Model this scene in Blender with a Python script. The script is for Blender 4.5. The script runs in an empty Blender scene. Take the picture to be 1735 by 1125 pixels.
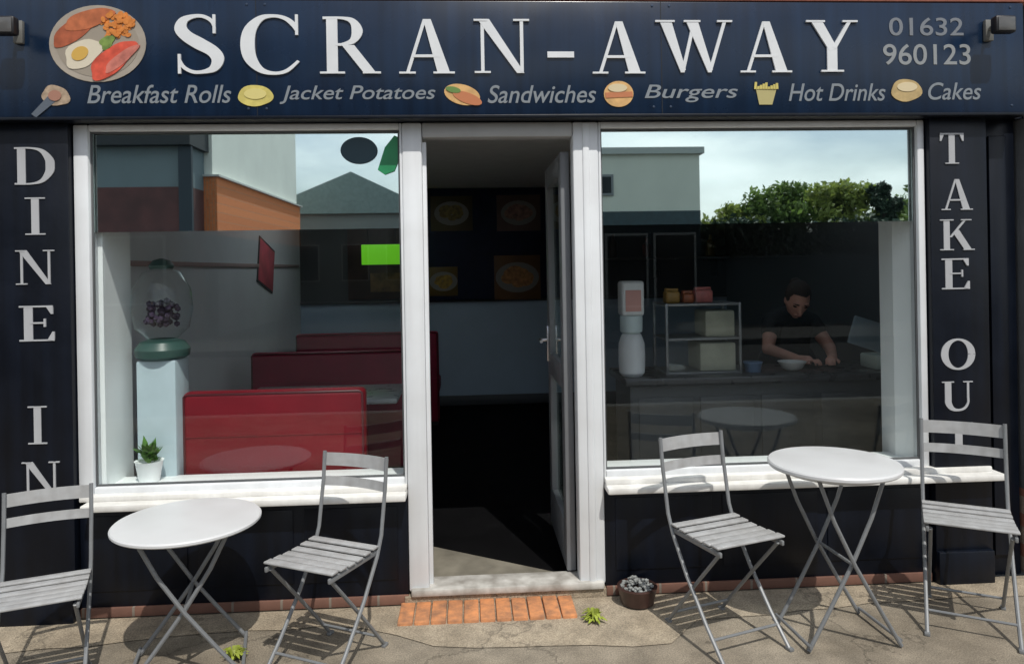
import bpy, bmesh, random
import numpy as np
from math import sin, cos, pi, radians, atan2, sqrt
from mathutils import Vector, Matrix
random.seed(7)
SC = bpy.context.scene
COL = SC.collection

# ------------------------------------------------------------------ camera
F, CX, CY = 1250., 867.5, 455.
CAM = Vector((0, -3.45, 1.55)); YAW = radians(3.4); ROLL = radians(1.0)
FW = Vector((sin(YAW), cos(YAW), 0)); RT = Vector((cos(YAW), -sin(YAW), 0)); UP = Vector((0, 0, 1))
cd = bpy.data.cameras.new('camera'); cam = bpy.data.objects.new('camera', cd); COL.objects.link(cam)
r2 = RT * cos(ROLL) - UP * sin(ROLL); u2 = RT * sin(ROLL) + UP * cos(ROLL)
M3 = Matrix((r2, u2, -FW)).transposed()
cam.matrix_world = Matrix.Translation(CAM) @ M3.to_4x4()
cd.sensor_width = 36; cd.lens = 36 * F / 1735; cd.shift_x = 0; cd.shift_y = -(562.5 - CY) / 1735
cd.clip_end = 2000; cd.clip_start = 0.05
SC.camera = cam

def ray(px, py):
    X, Y = (px - CX) / F, (CY - py) / F
    return FW + r2 * X + u2 * Y
def W(px, py, Y=0.):                 # the point of the upright plane Y=... seen there
    r = ray(px, py); return CAM + r * ((Y - CAM.y) / r.y)
def G(px, py, z=0.):                 # the point of the level plane z=... seen there
    r = ray(px, py); return CAM + r * ((z - CAM.z) / r.z)

# ------------------------------------------------------------------ light
SUNH = Vector((-0.20, 0.62)); EL = atan2(1, SUNH.length)
SDIR = Vector((SUNH.x, SUNH.y, -1)).normalized()
w = bpy.data.worlds.new('World'); SC.world = w; w.use_nodes = True
nt = w.node_tree; nt.nodes.clear()
def wn(t): return nt.nodes.new(t)
out = wn('ShaderNodeOutputWorld'); sky = wn('ShaderNodeTexSky'); sky.sky_type = 'NISHITA'; sky.sun_disc = False
sky.sun_elevation = EL; sky.sun_rotation = atan2(-SUNH.x, -SUNH.y); sky.air_density = 1.0; sky.dust_density = 2.0
b1 = wn('ShaderNodeBackground'); b1.inputs[1].default_value = 0.12; nt.links.new(sky.outputs[0], b1.inputs[0])
b2 = wn('ShaderNodeBackground'); b2.inputs[0].default_value = (0.93, 0.98, 1, 1); b2.inputs[1].default_value = 1.35
tc = wn('ShaderNodeTexCoord'); mp = wn('ShaderNodeMapping'); mp.inputs['Scale'].default_value = (1.6, 1.6, 4.5)
nz = wn('ShaderNodeTexNoise'); nz.inputs['Scale'].default_value = 1.5; nz.inputs['Detail'].default_value = 7
cr = wn('ShaderNodeValToRGB'); cr.color_ramp.elements[0].position = 0.42; cr.color_ramp.elements[1].position = 0.62
mx = wn('ShaderNodeMixShader')
nt.links.new(tc.outputs['Generated'], mp.inputs[0]); nt.links.new(mp.outputs[0], nz.inputs[0])
nt.links.new(nz.outputs[0], cr.inputs[0]); nt.links.new(cr.outputs[0], mx.inputs[0])
nt.links.new(b1.outputs[0], mx.inputs[1]); nt.links.new(b2.outputs[0], mx.inputs[2]); nt.links.new(mx.outputs[0], out.inputs[0])
sl = bpy.data.lights.new('sun', 'SUN'); sl.energy = 4.0; sl.angle = radians(0.55); sl.color = (1, 0.955, 0.88)
so = bpy.data.objects.new('sun', sl); COL.objects.link(so); so.rotation_euler = SDIR.to_track_quat('-Z', 'Y').to_euler()
vs = SC.view_settings; SC.display_settings.display_device = 'sRGB'
vs.view_transform = 'Standard'; vs.look = 'None'; vs.exposure = -0.25; vs.gamma = 1

# ------------------------------------------------------------------ materials
MATS = {}
def mat(name, col, rough=0.6, metal=0., spec=0.5, var=0.0, scale=8., bump=0., bscale=60., coat=0., dirt=None):
    """procedural surface: noise breaks up the colour, finer noise the height"""
    if name in MATS: return MATS[name]
    m = bpy.data.materials.new(name); m.use_nodes = True; t = m.node_tree; n = t.nodes; b = n['Principled BSDF']; L = t.links.new
    b.inputs['Roughness'].default_value = rough; b.inputs['Metallic'].default_value = metal
    b.inputs['Specular IOR Level'].default_value = spec; b.inputs['Coat Weight'].default_value = coat
    b.inputs['Base Color'].default_value = (*col, 1)
    c = n.new('ShaderNodeTexCoord')
    if var:
        z = n.new('ShaderNodeTexNoise'); z.inputs['Scale'].default_value = scale; z.inputs['Detail'].default_value = 6; L(c.outputs['Object'], z.inputs[0])
        rp = n.new('ShaderNodeValToRGB'); rp.color_ramp.elements[0].position = 0.3; rp.color_ramp.elements[1].position = 0.7
        rp.color_ramp.elements[0].color = (*[x * (1 - var) for x in (dirt or col)], 1); rp.color_ramp.elements[1].color = (*[min(1, x * (1 + var)) for x in col], 1)
        L(z.outputs[0], rp.inputs[0]); L(rp.outputs[0], b.inputs['Base Color'])
        mr = n.new('ShaderNodeMapRange'); mr.inputs[3].default_value = max(0.02, rough - 0.12); mr.inputs[4].default_value = min(1, rough + 0.12)
        L(z.outputs[0], mr.inputs[0]); L(mr.outputs[0], b.inputs['Roughness'])
    if bump:
        z2 = n.new('ShaderNodeTexNoise'); z2.inputs['Scale'].default_value = bscale; z2.inputs['Detail'].default_value = 4; L(c.outputs['Object'], z2.inputs[0])
        bp = n.new('ShaderNodeBump'); bp.inputs['Strength'].default_value = bump; bp.inputs['Distance'].default_value = 0.01
        L(z2.outputs[0], bp.inputs['Height']); L(bp.outputs[0], b.inputs['Normal'])
    MATS[name] = m; return m

def brick_mat(name, c1, c2, mortar, bw=0.22, bh=0.075, rot=(pi / 2, 0, 0)):
    if name in MATS: return MATS[name]
    m = bpy.data.materials.new(name); m.use_nodes = True; t = m.node_tree; n = t.nodes; b = n['Principled BSDF']; L = t.links.new
    c = n.new('ShaderNodeTexCoord'); mp = n.new('ShaderNodeMapping'); mp.inputs['Rotation'].default_value = rot
    br = n.new('ShaderNodeTexBrick'); br.inputs['Scale'].default_value = 1; br.inputs['Brick Width'].default_value = bw; br.inputs['Row Height'].default_value = bh
    br.inputs['Mortar Size'].default_value = 0.006; br.inputs['Bias'].default_value = -0.1
    br.inputs['Color1'].default_value = (*c1, 1); br.inputs['Color2'].default_value = (*c2, 1); br.inputs['Mortar'].default_value = (*mortar, 1)
    z = n.new('ShaderNodeTexNoise'); z.inputs['Scale'].default_value = 18; z.inputs['Detail'].default_value = 6
    mm = n.new('ShaderNodeMixRGB'); mm.blend_type = 'MULTIPLY'; mm.inputs[0].default_value = 0.6
    L(c.outputs['Object'], mp.inputs[0]); L(mp.outputs[0], br.inputs[0]); L(c.outputs['Object'], z.inputs[0])
    rp = n.new('ShaderNodeValToRGB'); rp.color_ramp.elements[0].color = (.45, .43, .42, 1); rp.color_ramp.elements[1].color = (1.25, 1.2, 1.15, 1)
    L(z.outputs[0], rp.inputs[0]); L(br.outputs[0], mm.inputs[1]); L(rp.outputs[0], mm.inputs[2]); L(mm.outputs[0], b.inputs['Base Color'])
    b.inputs['Roughness'].default_value = 0.85
    bp = n.new('ShaderNodeBump'); bp.inputs['Strength'].default_value = 0.6; bp.inputs['Distance'].default_value = 0.01; bp.invert = True
    L(br.outputs['Fac'], bp.inputs['Height']); L(bp.outputs[0], b.inputs['Normal'])
    MATS[name] = m; return m

def glass_mat(name, r0, tint=(1, 1, 1), back=None, rough=0.0):
    """clear pane: mirror part by Schlick, the rest passes through; with back= an opaque coat behind the mirror"""
    m = bpy.data.materials.new(name); m.use_nodes = True; t = m.node_tree; n = t.nodes; n.clear(); L = t.links.new
    o = n.new('ShaderNodeOutputMaterial'); lw = n.new('ShaderNodeLayerWeight'); lw.inputs[0].default_value = 0.5
    pw = n.new('ShaderNodeMath'); pw.operation = 'POWER'; pw.inputs[1].default_value = 4
    mr = n.new('ShaderNodeMapRange'); mr.inputs[3].default_value = r0; mr.inputs[4].default_value = 0.95
    g = n.new('ShaderNodeBsdfGlossy'); g.inputs['Roughness'].default_value = rough; g.inputs[0].default_value = (0.93, 1.0, 0.98, 1)
    if back: tr = n.new('ShaderNodeBsdfDiffuse'); tr.inputs[0].default_value = (*back, 1)
    else: tr = n.new('ShaderNodeBsdfTransparent'); tr.inputs[0].default_value = (*tint, 1)
    mx = n.new('ShaderNodeMixShader')
    L(lw.outputs['Facing'], pw.inputs[0]); L(pw.outputs[0], mr.inputs[0]); L(mr.outputs[0], mx.inputs[0]); L(tr.outputs[0], mx.inputs[1]); L(g.outputs[0], mx.inputs[2])
    L(mx.outputs[0], o.inputs[0]); MATS[name] = m; return m

def emit_mat(name, col, s):
    m = mat(name, col, 0.4); b = m.node_tree.nodes['Principled BSDF']
    b.inputs['Emission Color'].default_value = (*col, 1); b.inputs['Emission Strength'].default_value = s; return m

def ground_mat(name, ca, cb, cc):
    m = bpy.data.materials.new(name); m.use_nodes = True; t = m.node_tree; n = t.nodes; b = n['Principled BSDF']; L = t.links.new
    c = n.new('ShaderNodeTexCoord')
    def noise(s, d=8, r=0.6):
        z = n.new('ShaderNodeTexNoise'); z.inputs['Scale'].default_value = s; z.inputs['Detail'].default_value = d; z.inputs['Roughness'].default_value = r; L(c.outputs['Object'], z.inputs[0]); return z
    big, mid, fine = noise(1.1), noise(7), noise(170, 3)
    rp = n.new('ShaderNodeValToRGB'); e = rp.color_ramp.elements; e[0].position = 0.34; e[0].color = (*ca, 1); e[1].position = 0.68; e[1].color = (*cc, 1)
    x = rp.color_ramp.elements.new(0.5); x.color = (*cb, 1); L(big.outputs[0], rp.inputs[0])
    def mul(a, src, lo, hi, f):
        q = n.new('ShaderNodeValToRGB'); q.color_ramp.elements[0].position = 0.35; q.color_ramp.elements[1].position = 0.65
        q.color_ramp.elements[0].color = (lo, lo, lo, 1); q.color_ramp.elements[1].color = (hi, hi, hi, 1); L(src, q.inputs[0])
        k = n.new('ShaderNodeMixRGB'); k.blend_type = 'MULTIPLY'; k.inputs[0].default_value = f; L(a, k.inputs[1]); L(q.outputs[0], k.inputs[2]); return k.outputs[0]
    o = mul(rp.outputs[0], mid.outputs[0], 0.7, 1.2, 0.8); o = mul(o, fine.outputs[0], 0.55, 1.35, 0.75)
    v = n.new('ShaderNodeTexVoronoi'); v.feature = 'DISTANCE_TO_EDGE'; v.inputs['Scale'].default_value = 1.3
    wv = n.new('ShaderNodeMixRGB'); wv.inputs[0].default_value = 0.25; L(c.outputs['Object'], wv.inputs[1]); L(mid.outputs['Color'], wv.inputs[2]); L(wv.outputs[0], v.inputs[0])
    cq = n.new('ShaderNodeMapRange'); cq.inputs[1].default_value = 0.0; cq.inputs[2].default_value = 0.012; cq.inputs[3].default_value = 0.45; cq.inputs[4].default_value = 1; L(v.outputs['Distance'], cq.inputs[0])
    k = n.new('ShaderNodeMixRGB'); k.blend_type = 'MULTIPLY'; k.inputs[0].default_value = 0.8; L(o, k.inputs[1]); L(cq.outputs[0], k.inputs[2]); vg = n.new('ShaderNodeTexVoronoi'); vg.inputs['Scale'].default_value = 4.5; vg.inputs['Randomness'].default_value = 1; L(c.outputs['Object'], vg.inputs[0])
    gq = n.new('ShaderNodeMapRange'); gq.inputs[1].default_value = .045; gq.inputs[2].default_value = .06; gq.inputs[3].default_value = .55; gq.inputs[4].default_value = 1; L(vg.outputs['Distance'], gq.inputs[0])
    kg = n.new('ShaderNodeMixRGB'); kg.blend_type = 'MULTIPLY'; kg.inputs[0].default_value = .8; L(k.outputs[0], kg.inputs[1]); L(gq.outputs[0], kg.inputs[2]); L(kg.outputs[0], b.inputs['Base Color'])
    b.inputs['Roughness'].default_value = 0.9
    bp = n.new('ShaderNodeBump'); bp.inputs['Strength'].default_value = 0.7; bp.inputs['Distance'].default_value = 0.006; L(fine.outputs[0], bp.inputs['Height']); L(bp.outputs[0], b.inputs['Normal'])
    MATS[name] = m; return m

NAVY = mat('navy_paint', (.0026, .0045, .0098), .36, spec=.3, var=.22, scale=5, bump=.05, bscale=40)
NAVYS = mat('navy_sign_panel', (.0048, .0165, .043), .27, spec=.42, var=.10, scale=3)
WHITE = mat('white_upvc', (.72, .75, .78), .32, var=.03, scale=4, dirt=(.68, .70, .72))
WSILL = mat('white_sill_paint', (.77, .77, .75), .45, var=.05, scale=9, dirt=(.68, .67, .64), bump=.1)
LET = mat('letter_white', (.66, .68, .70), .35, var=.05)
LETD = mat('letter_silver', (.40, .41, .43), .38, var=.05)
TXT = mat('tagline_grey', (.20, .225, .25), .45)
STEEL = mat('chair_grey_paint', (.40, .41, .42), .40, metal=.1, var=.05, scale=20, dirt=(.36, .36, .36))
LEGM = mat('chair_leg_paint', (.20, .21, .22), .42, metal=.2, var=.08, scale=20)
TABLEM = mat('table_grey_paint', (.60, .615, .63), .36, var=.025, scale=5, dirt=(.57, .58, .59))
BRICK = brick_mat('red_brick', (.20, .10, .07), (.15, .075, .055), (.20, .17, .14))
BRICKO = brick_mat('orange_step_brick', (.62, .21, .055), (.50, .155, .045), (.42, .24, .11), bw=.23, bh=.11, rot=(0, 0, 0))
GLASS = glass_mat('window_glass', .032, (.985, 1, 1))
FILM = glass_mat('mirror_film', .90, back=(.012, .02, .024), rough=.012)
PAVE = ground_mat('pavement_tarmac', (.165, .138, .102), (.242, .207, .158), (.315, .275, .215))
CONC = ground_mat('old_concrete', (.255, .205, .145), (.335, .28, .205), (.41, .35, .265))
ROADM = ground_mat('road_asphalt', (.028, .028, .03), (.038, .038, .04), (.05, .05, .05))
BLACK = mat('black_satin', (.006, .006, .008), .45)
RED = mat('burgundy_vinyl', (.15, .0010, .008), .42, spec=.3, var=.15, scale=4, bump=.06, bscale=90)
DARKRED = mat('burgundy_vinyl_dark', (.24, .005, .034), .5, spec=.3, var=.15, scale=4)
SKIN = mat('skin', (.72, .38, .29), .5, var=.06, scale=25)
HAIR = mat('brown_hair', (.035, .018, .011), .6, var=.5, scale=120, bump=.8, bscale=160)
SHIRT = mat('black_cotton', (.016, .017, .020), .85, var=.3, scale=30)
GREYW = mat('interior_grey_paint', (.70, .72, .74), .7, var=.04, scale=3)
BLUEW = mat('blue_grey_paint', (.36, .46, .57), .6, var=.05, scale=3)
LEAF = mat('leaf_green', (.075, .20, .02), .5, var=.4, scale=30)
WEED = mat('weed_green', (.25, .30, .035), .6, var=.35, scale=40)

def streak(m, lo=.62, hi=1.3, f=.8):
    t = m.node_tree; b = t.nodes['Principled BSDF']; L = t.links.new; src = b.inputs['Base Color'].links[0].from_socket
    c = t.nodes.new('ShaderNodeTexCoord'); mp = t.nodes.new('ShaderNodeMapping'); mp.inputs['Scale'].default_value = (22, 22, .9); z = t.nodes.new('ShaderNodeTexNoise'); z.inputs['Scale'].default_value = 1; z.inputs['Detail'].default_value = 5
    q = t.nodes.new('ShaderNodeValToRGB'); q.color_ramp.elements[0].position = .3; q.color_ramp.elements[1].position = .72; q.color_ramp.elements[0].color = (lo, lo, lo, 1); q.color_ramp.elements[1].color = (hi, hi, hi, 1)
    k = t.nodes.new('ShaderNodeMixRGB'); k.blend_type = 'MULTIPLY'; k.inputs[0].default_value = f
    L(c.outputs['Object'], mp.inputs[0]); L(mp.outputs[0], z.inputs[0]); L(z.outputs[0], q.inputs[0]); L(src, k.inputs[1]); L(q.outputs[0], k.inputs[2]); L(k.outputs[0], b.inputs['Base Color'])
streak(NAVYS); streak(NAVY, .5, 1.5); streak(WHITE, .90, 1.02, .7); streak(WSILL, .86, 1.03, .8); streak(STEEL, .85, 1.1, .8)

# ------------------------------------------------------------------ mesh helpers
class MB:
    def __init__(s): s.bm = bmesh.new()
    def _j(s, b):
        me = bpy.data.meshes.new('t'); b.to_mesh(me); b.free(); s.bm.from_mesh(me); bpy.data.meshes.remove(me); return s
    def box(s, a, b, bev=0.0, mtx=None, seg=2):
        t = bmesh.new(); bmesh.ops.create_cube(t, size=1)
        a, b = Vector(a), Vector(b); c = (a + b) / 2; d = b - a
        for v in t.verts: v.co = Vector((v.co.x * d.x, v.co.y * d.y, v.co.z * d.z)) + c
        if bev: bmesh.ops.bevel(t, geom=t.edges[:], offset=min(bev, .45 * min(abs(x) for x in d)), segments=seg, affect='EDGES', profile=.5)
        if mtx: t.transform(mtx)
        return s._j(t)
    def prism(s, pts, y0, y1):               # polygon in XZ, from depth y0 to y1
        t = bmesh.new(); f = t.faces.new([t.verts.new((p[0], y0, p[1])) for p in pts])
        r = bmesh.ops.extrude_face_region(t, geom=[f])
        for v in r['geom']:
            if isinstance(v, bmesh.types.BMVert): v.co.y = y1
        bmesh.ops.recalc_face_normals(t, faces=t.faces[:]); return s._j(t)
    def zprism(s, pts, z0, z1):
        t = bmesh.new(); f = t.faces.new([t.verts.new((p[0], p[1], z0)) for p in pts])
        r = bmesh.ops.extrude_face_region(t, geom=[f])
        for v in r['geom']:
            if isinstance(v, bmesh.types.BMVert): v.co.z = z1
        bmesh.ops.recalc_face_normals(t, faces=t.faces[:]); return s._j(t)
    def tube(s, pts, r, n=10, r2=None, flat=1.0):
        pts = [Vector(p) for p in pts]; t = bmesh.new(); rings = []; N = len(pts)
        up = None
        for i, p in enumerate(pts):
            d = (pts[min(i + 1, N - 1)] - pts[max(i - 1, 0)]).normalized()
            if up is None: up = d.orthogonal().normalized()
            else: up = (up - d * up.dot(d)).normalized()
            q = d.cross(up); rr = r if r2 is None else r + (r2 - r) * i / (N - 1)
            rings.append([t.verts.new(p + (up * cos(2 * pi * k / n) + q * sin(2 * pi * k / n) * flat) * rr) for k in range(n)])
        for a, b in zip(rings, rings[1:]):
            for k in range(n): t.faces.new((a[k], a[(k + 1) % n], b[(k + 1) % n], b[k]))
        t.faces.new(rings[0][::-1]); t.faces.new(rings[-1])
        bmesh.ops.recalc_face_normals(t, faces=t.faces[:]); return s._j(t)
    def lathe(s, prof, c=(0, 0, 0), n=40):
        t = bmesh.new(); c = Vector(c); rings = []
        for r, z in prof: rings.append([t.verts.new(c + Vector((max(r, 1e-4) * cos(2 * pi * k / n), max(r, 1e-4) * sin(2 * pi * k / n), z))) for k in range(n)])
        for a, b in zip(rings, rings[1:]):
            for k in range(n): t.faces.new((a[k], a[(k + 1) % n], b[(k + 1) % n], b[k]))
        t.faces.new(rings[0][::-1]); t.faces.new(rings[-1])
        bmesh.ops.recalc_face_normals(t, faces=t.faces[:]); return s._j(t)
    def ball(s, c, r, sx=1, sy=1, sz=1, sub=3, rot=None):
        t = bmesh.new(); bmesh.ops.create_icosphere(t, subdivisions=sub, radius=r)
        m = Matrix.Translation(c) @ (rot or Matrix()) @ Matrix.Diagonal((sx, sy, sz, 1)); t.transform(m); return s._j(t)
    def quad(s, p): s.bm.faces.new([s.bm.verts.new(x) for x in p]); return s
    def build(s, name, m, parent=None, smooth=True, loc=None):
        me = bpy.data.meshes.new(name); s.bm.to_mesh(me); s.bm.free(); me.materials.append(m)
        if smooth:
            me.shade_smooth()
            try: me.set_sharp_from_angle(angle=radians(35))
            except Exception: pass
        o = bpy.data.objects.new(name, me); COL.objects.link(o)
        if parent: o.parent = parent
        if loc: o.location = loc
        return o

def tag(o, label=None, cat=None, group=None, kind=None):
    if label: o['label'] = label
    if cat: o['category'] = cat
    if group: o['group'] = group
    if kind: o['kind'] = kind
    return o
def thing(name, label, cat, loc=(0, 0, 0), rz=0, group=None):
    o = bpy.data.objects.new(name, None); COL.objects.link(o); o.location = loc; o.rotation_euler = (0, 0, rz); o.empty_display_size = .1
    return tag(o, label, cat, group)
def kids(o): return [x for x in COL.objects if x.parent == o]
def copy_tree(o, parent=None):
    c = o.copy(); COL.objects.link(c); c.parent = parent
    for ch in kids(o): copy_tree(ch, c)
    return c
def put(o, loc, rz, label): o.location = loc; o.rotation_euler = (0, 0, rz); o['label'] = label; return o
def text(s, x0, x1, zc, y, name, m, parent, shear=0.0, hmax=None, ext=.0012):
    cu = bpy.data.curves.new('t', 'FONT'); cu.body = s; cu.extrude = ext; cu.shear = shear; cu.align_x = 'LEFT'; cu.offset = 0.006
    t = bpy.data.objects.new('t', cu); COL.objects.link(t); bpy.context.view_layer.update()
    me = bpy.data.meshes.new_from_object(t.evaluated_get(bpy.context.evaluated_depsgraph_get()))
    bpy.data.objects.remove(t); bpy.data.curves.remove(cu)
    xs = [v.co.x for v in me.vertices]; ys = [v.co.y for v in me.vertices]
    sx = (x1 - x0) / (max(xs) - min(xs)); sy = sx if hmax is None else hmax / (max(ys) - min(ys)); yc = (max(ys) + min(ys)) / 2; xm = min(xs)
    for v in me.vertices: v.co = Vector((x0 + (v.co.x - xm) * sx, y - v.co.z, zc + (v.co.y - yc) * sy))
    me.materials.clear(); me.materials.append(m); me.name = name
    o = bpy.data.objects.new(name, me); COL.objects.link(o); o.parent = parent; return o

# ------------------------------------------------------------------ serif lettering
def ribbon(pts, sm=10):
    """closed outline of a stroke: (x, z, half width) along a smooth spine"""
    P = [np.array(p, float) for p in pts]; Q = []
    for i in range(len(P) - 1):
        a, b, c, d = P[max(i - 1, 0)], P[i], P[i + 1], P[min(i + 2, len(P) - 1)]
        for k in range(sm):
            t = k / sm; Q.append(.5 * (2 * b + (c - a) * t + (2 * a - 5 * b + 4 * c - d) * t * t + (3 * b - a - 3 * c + d) * t ** 3))
    Q.append(P[-1]); L, R = [], []
    for i, q in enumerate(Q):
        d = Q[min(i + 1, len(Q) - 1)][:2] - Q[max(i - 1, 0)][:2]; d = d / (np.linalg.norm(d) + 1e-9); nrm = np.array([-d[1], d[0]])
        L.append(q[:2] + nrm * q[2]); R.append(q[:2] - nrm * q[2])
    return [[tuple(L[i]), tuple(L[i + 1]), tuple(R[i + 1]), tuple(R[i])] for i in range(len(Q) - 1)]
def rc(x0, z0, x1, z1): return [(x0, z0), (x1, z0), (x1, z1), (x0, z1)]
def dg(xa, xb, wd, z0=0., z1=1.): return [(xa, z0), (xa + wd, z0), (xb + wd, z1), (xb, z1)]
S_ = .035
def ser(xc, wd, top): return rc(xc - wd / 2, 1 - S_, xc + wd / 2, 1) if top else rc(xc - wd / 2, 0, xc + wd / 2, S_)
def glyph(ch):
    """list of stroke groups; unit cap height"""
    if ch == 'I': return [[rc(.13, 0, .29, 1)], [ser(.21, .42, 0)], [ser(.21, .42, 1)]]
    if ch == 'A': return [[dg(.05, .335, .055)], [[(.56, 0), (.76, 0), (.46, 1), (.34, 1)]], [rc(.17, .30, .60, .35)], [ser(.08, .26, 0)], [ser(.66, .34, 0)]]
    if ch == 'N': return [[rc(.10, 0, .155, .98)], [[(.05, 1), (.24, 1), (.80, 0), (.68, 0)]], [rc(.735, .02, .79, 1)], [ser(.125, .26, 0)], [ser(.10, .22, 1)], [ser(.76, .26, 1)]]
    if ch == 'E': return [[rc(.10, 0, .25, 1)], [rc(.02, 0, .62, .045)], [rc(.02, .955, .60, 1)], [rc(.2, .49, .46, .535)], [[(.62, 0), (.62, .26), (.585, .26), (.50, .03)]], [[(.60, 1), (.60, .76), (.565, .76), (.48, .97)]], [rc(.44, .40, .475, .63)]]
    if ch == 'T': return [[rc(.25, 0, .41, 1)], [rc(.02, .95, .64, 1)], [[(.02, 1), (.02, .74), (.055, .74), (.13, .97)]], [[(.64, 1), (.64, .74), (.605, .74), (.53, .97)]], [ser(.33, .36, 0)]]
    if ch == 'D': return [[rc(.10, 0, .25, 1)], ribbon([(.05, .978, .022), (.35, .978, .022), (.55, .90, .045), (.68, .68, .075), (.70, .5, .082), (.68, .32, .075), (.55, .10, .045), (.35, .022, .022), (.05, .022, .022)])]
    if ch == 'R': return [[rc(.10, 0, .26, 1)], ribbon([(.05, .978, .022), (.32, .978, .022), (.48, .92, .05), (.545, .75, .08), (.48, .58, .05), (.33, .515, .024), (.22, .515, .022)]),
                          [[(.32, .50), (.50, .50), (.82, .0), (.64, .0)]], [ser(.18, .36, 0)], [ser(.75, .26, 0)]]
    if ch == 'K': return [[rc(.10, 0, .25, 1)], [dg(.24, .62, .06, .42, 1.)], [[(.34, .55), (.48, .66), (.80, 0), (.62, 0)]], [ser(.175, .34, 0)], [ser(.175, .34, 1)], [ser(.66, .26, 1)], [ser(.72, .28, 0)]]
    if ch == 'Y': return [[rc(.32, 0, .48, .48)], [[(.06, 1), (.24, 1), (.48, .46), (.36, .40)]], [[(.66, 1), (.72, 1), (.46, .44), (.40, .48)]], [ser(.14, .30, 1)], [ser(.69, .24, 1)], [ser(.40, .36, 0)]]
    if ch == 'W': return [[[(.06, 1), (.23, 1), (.43, .05), (.36, 0)]], [dg(.36, .54, .05)], [[(.44, 1), (.61, 1), (.82, .05), (.75, 0)]], [dg(.75, .98, .05)], [ser(.14, .28, 1)], [ser(.53, .24, 1)], [ser(1.0, .22, 1)]]
    if ch == 'U': return [ribbon([(.16, 1, .08), (.16, .45, .08), (.17, .25, .08), (.26, .08, .06), (.42, .03, .035), (.57, .09, .03), (.655, .27, .027), (.66, .5, .027), (.66, 1, .027)]), [ser(.16, .30, 1)], [ser(.66, .24, 1)]]
    if ch == 'O': return [ribbon([(.40 + .315 * cos(a), .5 + .478 * sin(a), .03 + .055 * abs(cos(a)) ** 1.5) for a in np.linspace(0, 2 * pi, 17)], 4)]
    if ch == 'C': return [ribbon([(.70, .72, .012), (.66, .84, .035), (.56, .94, .03), (.42, .975, .026), (.27, .93, .045), (.15, .75, .075), (.115, .5, .085), (.15, .26, .075), (.27, .08, .045), (.43, .026, .026), (.58, .07, .026), (.72, .23, .018)]), [rc(.685, .66, .72, 1.0)]]
    if ch == 'S': return [ribbon([(.49, .74, .012), (.46, .88, .026), (.36, .965, .028), (.24, .968, .032), (.12, .90, .055), (.085, .76, .075), (.16, .63, .085), (.30, .51, .095), (.46, .38, .085), (.52, .24, .075), (.47, .09, .055), (.34, .03, .03), (.21, .035, .028), (.10, .13, .024), (.055, .28, .012)]), [rc(.465, .68, .50, 1.0)], [rc(.045, 0, .08, .33)]]
    if ch == '-': return [[rc(0, .30, .42, .42)]]
def letter(ch, x0, x1, z0, z1, y, m, parent, dep=.006, keep=False):
    gs = glyph(ch); xs = [p[0] for g in gs for q in g for p in q]; a, b = min(xs), max(xs); mb = MB()
    for i, g in enumerate(gs):
        for q in g:
            P = [(x0 + (p[0] - a) / (b - a) * (x1 - x0), z0 + p[1] * (z1 - z0)) for p in q]
            mb.prism(P, y, y - dep - i * .0005)
    bmesh.ops.remove_doubles(mb.bm, verts=mb.bm.verts[:], dist=1e-5)
    return mb.build('letter', m, parent, smooth=False)

# ================================================================== SETTING: ground
def sheet(name, pts, z, m, kind='structure'):
    return tag(MB().quad([(x, y, z) for x, y in pts]).build(name, m, smooth=False), kind=kind)
def rect(x0, y0, x1, y1): return [(x0, y0), (x1, y0), (x1, y1), (x0, y1)]
tag(MB().box((-60, -4.6, -.3), (60, .02, 0)).build('pavement', PAVE, smooth=False), kind='structure')
sheet('ground', rect(-400, -400, 400, 400), -.34, ROADM)
sheet('road', rect(-120, -12, 120, -4.3), -.13, ROADM)
tag(MB().box((-60, -14.2, -.3), (60, -11.6, -.005), .01).build('far_pavement', mat('far_paving', (.07, .068, .065), .9, var=.15, scale=1.5), smooth=False), kind='structure')
tag(MB().box((-60, -4.75, -.3), (60, -4.6, .002), .012).build('kerb', mat('kerb_stone', (.3, .29, .27), .8, var=.15, scale=5, bump=.2), smooth=False), kind='structure')
# pale worn concrete apron along the shop, with an uneven front edge
ap = [(-2.6, -.02), (2.75, -.02)]; xs = np.linspace(2.75, -2.6, 34)
for i, x in enumerate(xs): ap.append((x, -.23 - .055 * sin(x * 2.1) - .03 * random.random() - (.17 if -.40 < x < .9 else 0) * (1 if -.32 < x < .85 else .5)))
tag(MB().quad([(x, y, .004) for x, y in ap]).build('concrete_apron', CONC, smooth=False), kind='structure')

# ================================================================== CAFE BUILDING
ZS, ZT = .555, 2.234
cafe = thing('cafe_building', 'navy painted cafe shopfront with white window frames and an open doorway', 'building')
XL, XP0, XP1, XQ0, XQ1, XR = -1.775, -.298, -.205, .500, .622, 2.215
m = MB()
m.box((-6, -.02, 2.80), (6, .3, 6.5)).build('upper_wall', BRICK, cafe, False)
MB().box((-6, -.075, 2.780), (2.72, .02, 2.825), .006).box((-6, -.05, 2.826), (2.72, -.02, 2.86), .004).build('terracotta_ledge', mat('terracotta', (.34, .12, .08), .8, var=.2, scale=14, bump=.2), cafe)
MB().box((-3.0, .0, 2.238), (2.72, .12, 2.795)).build('lintel', NAVY, cafe, False)
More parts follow.
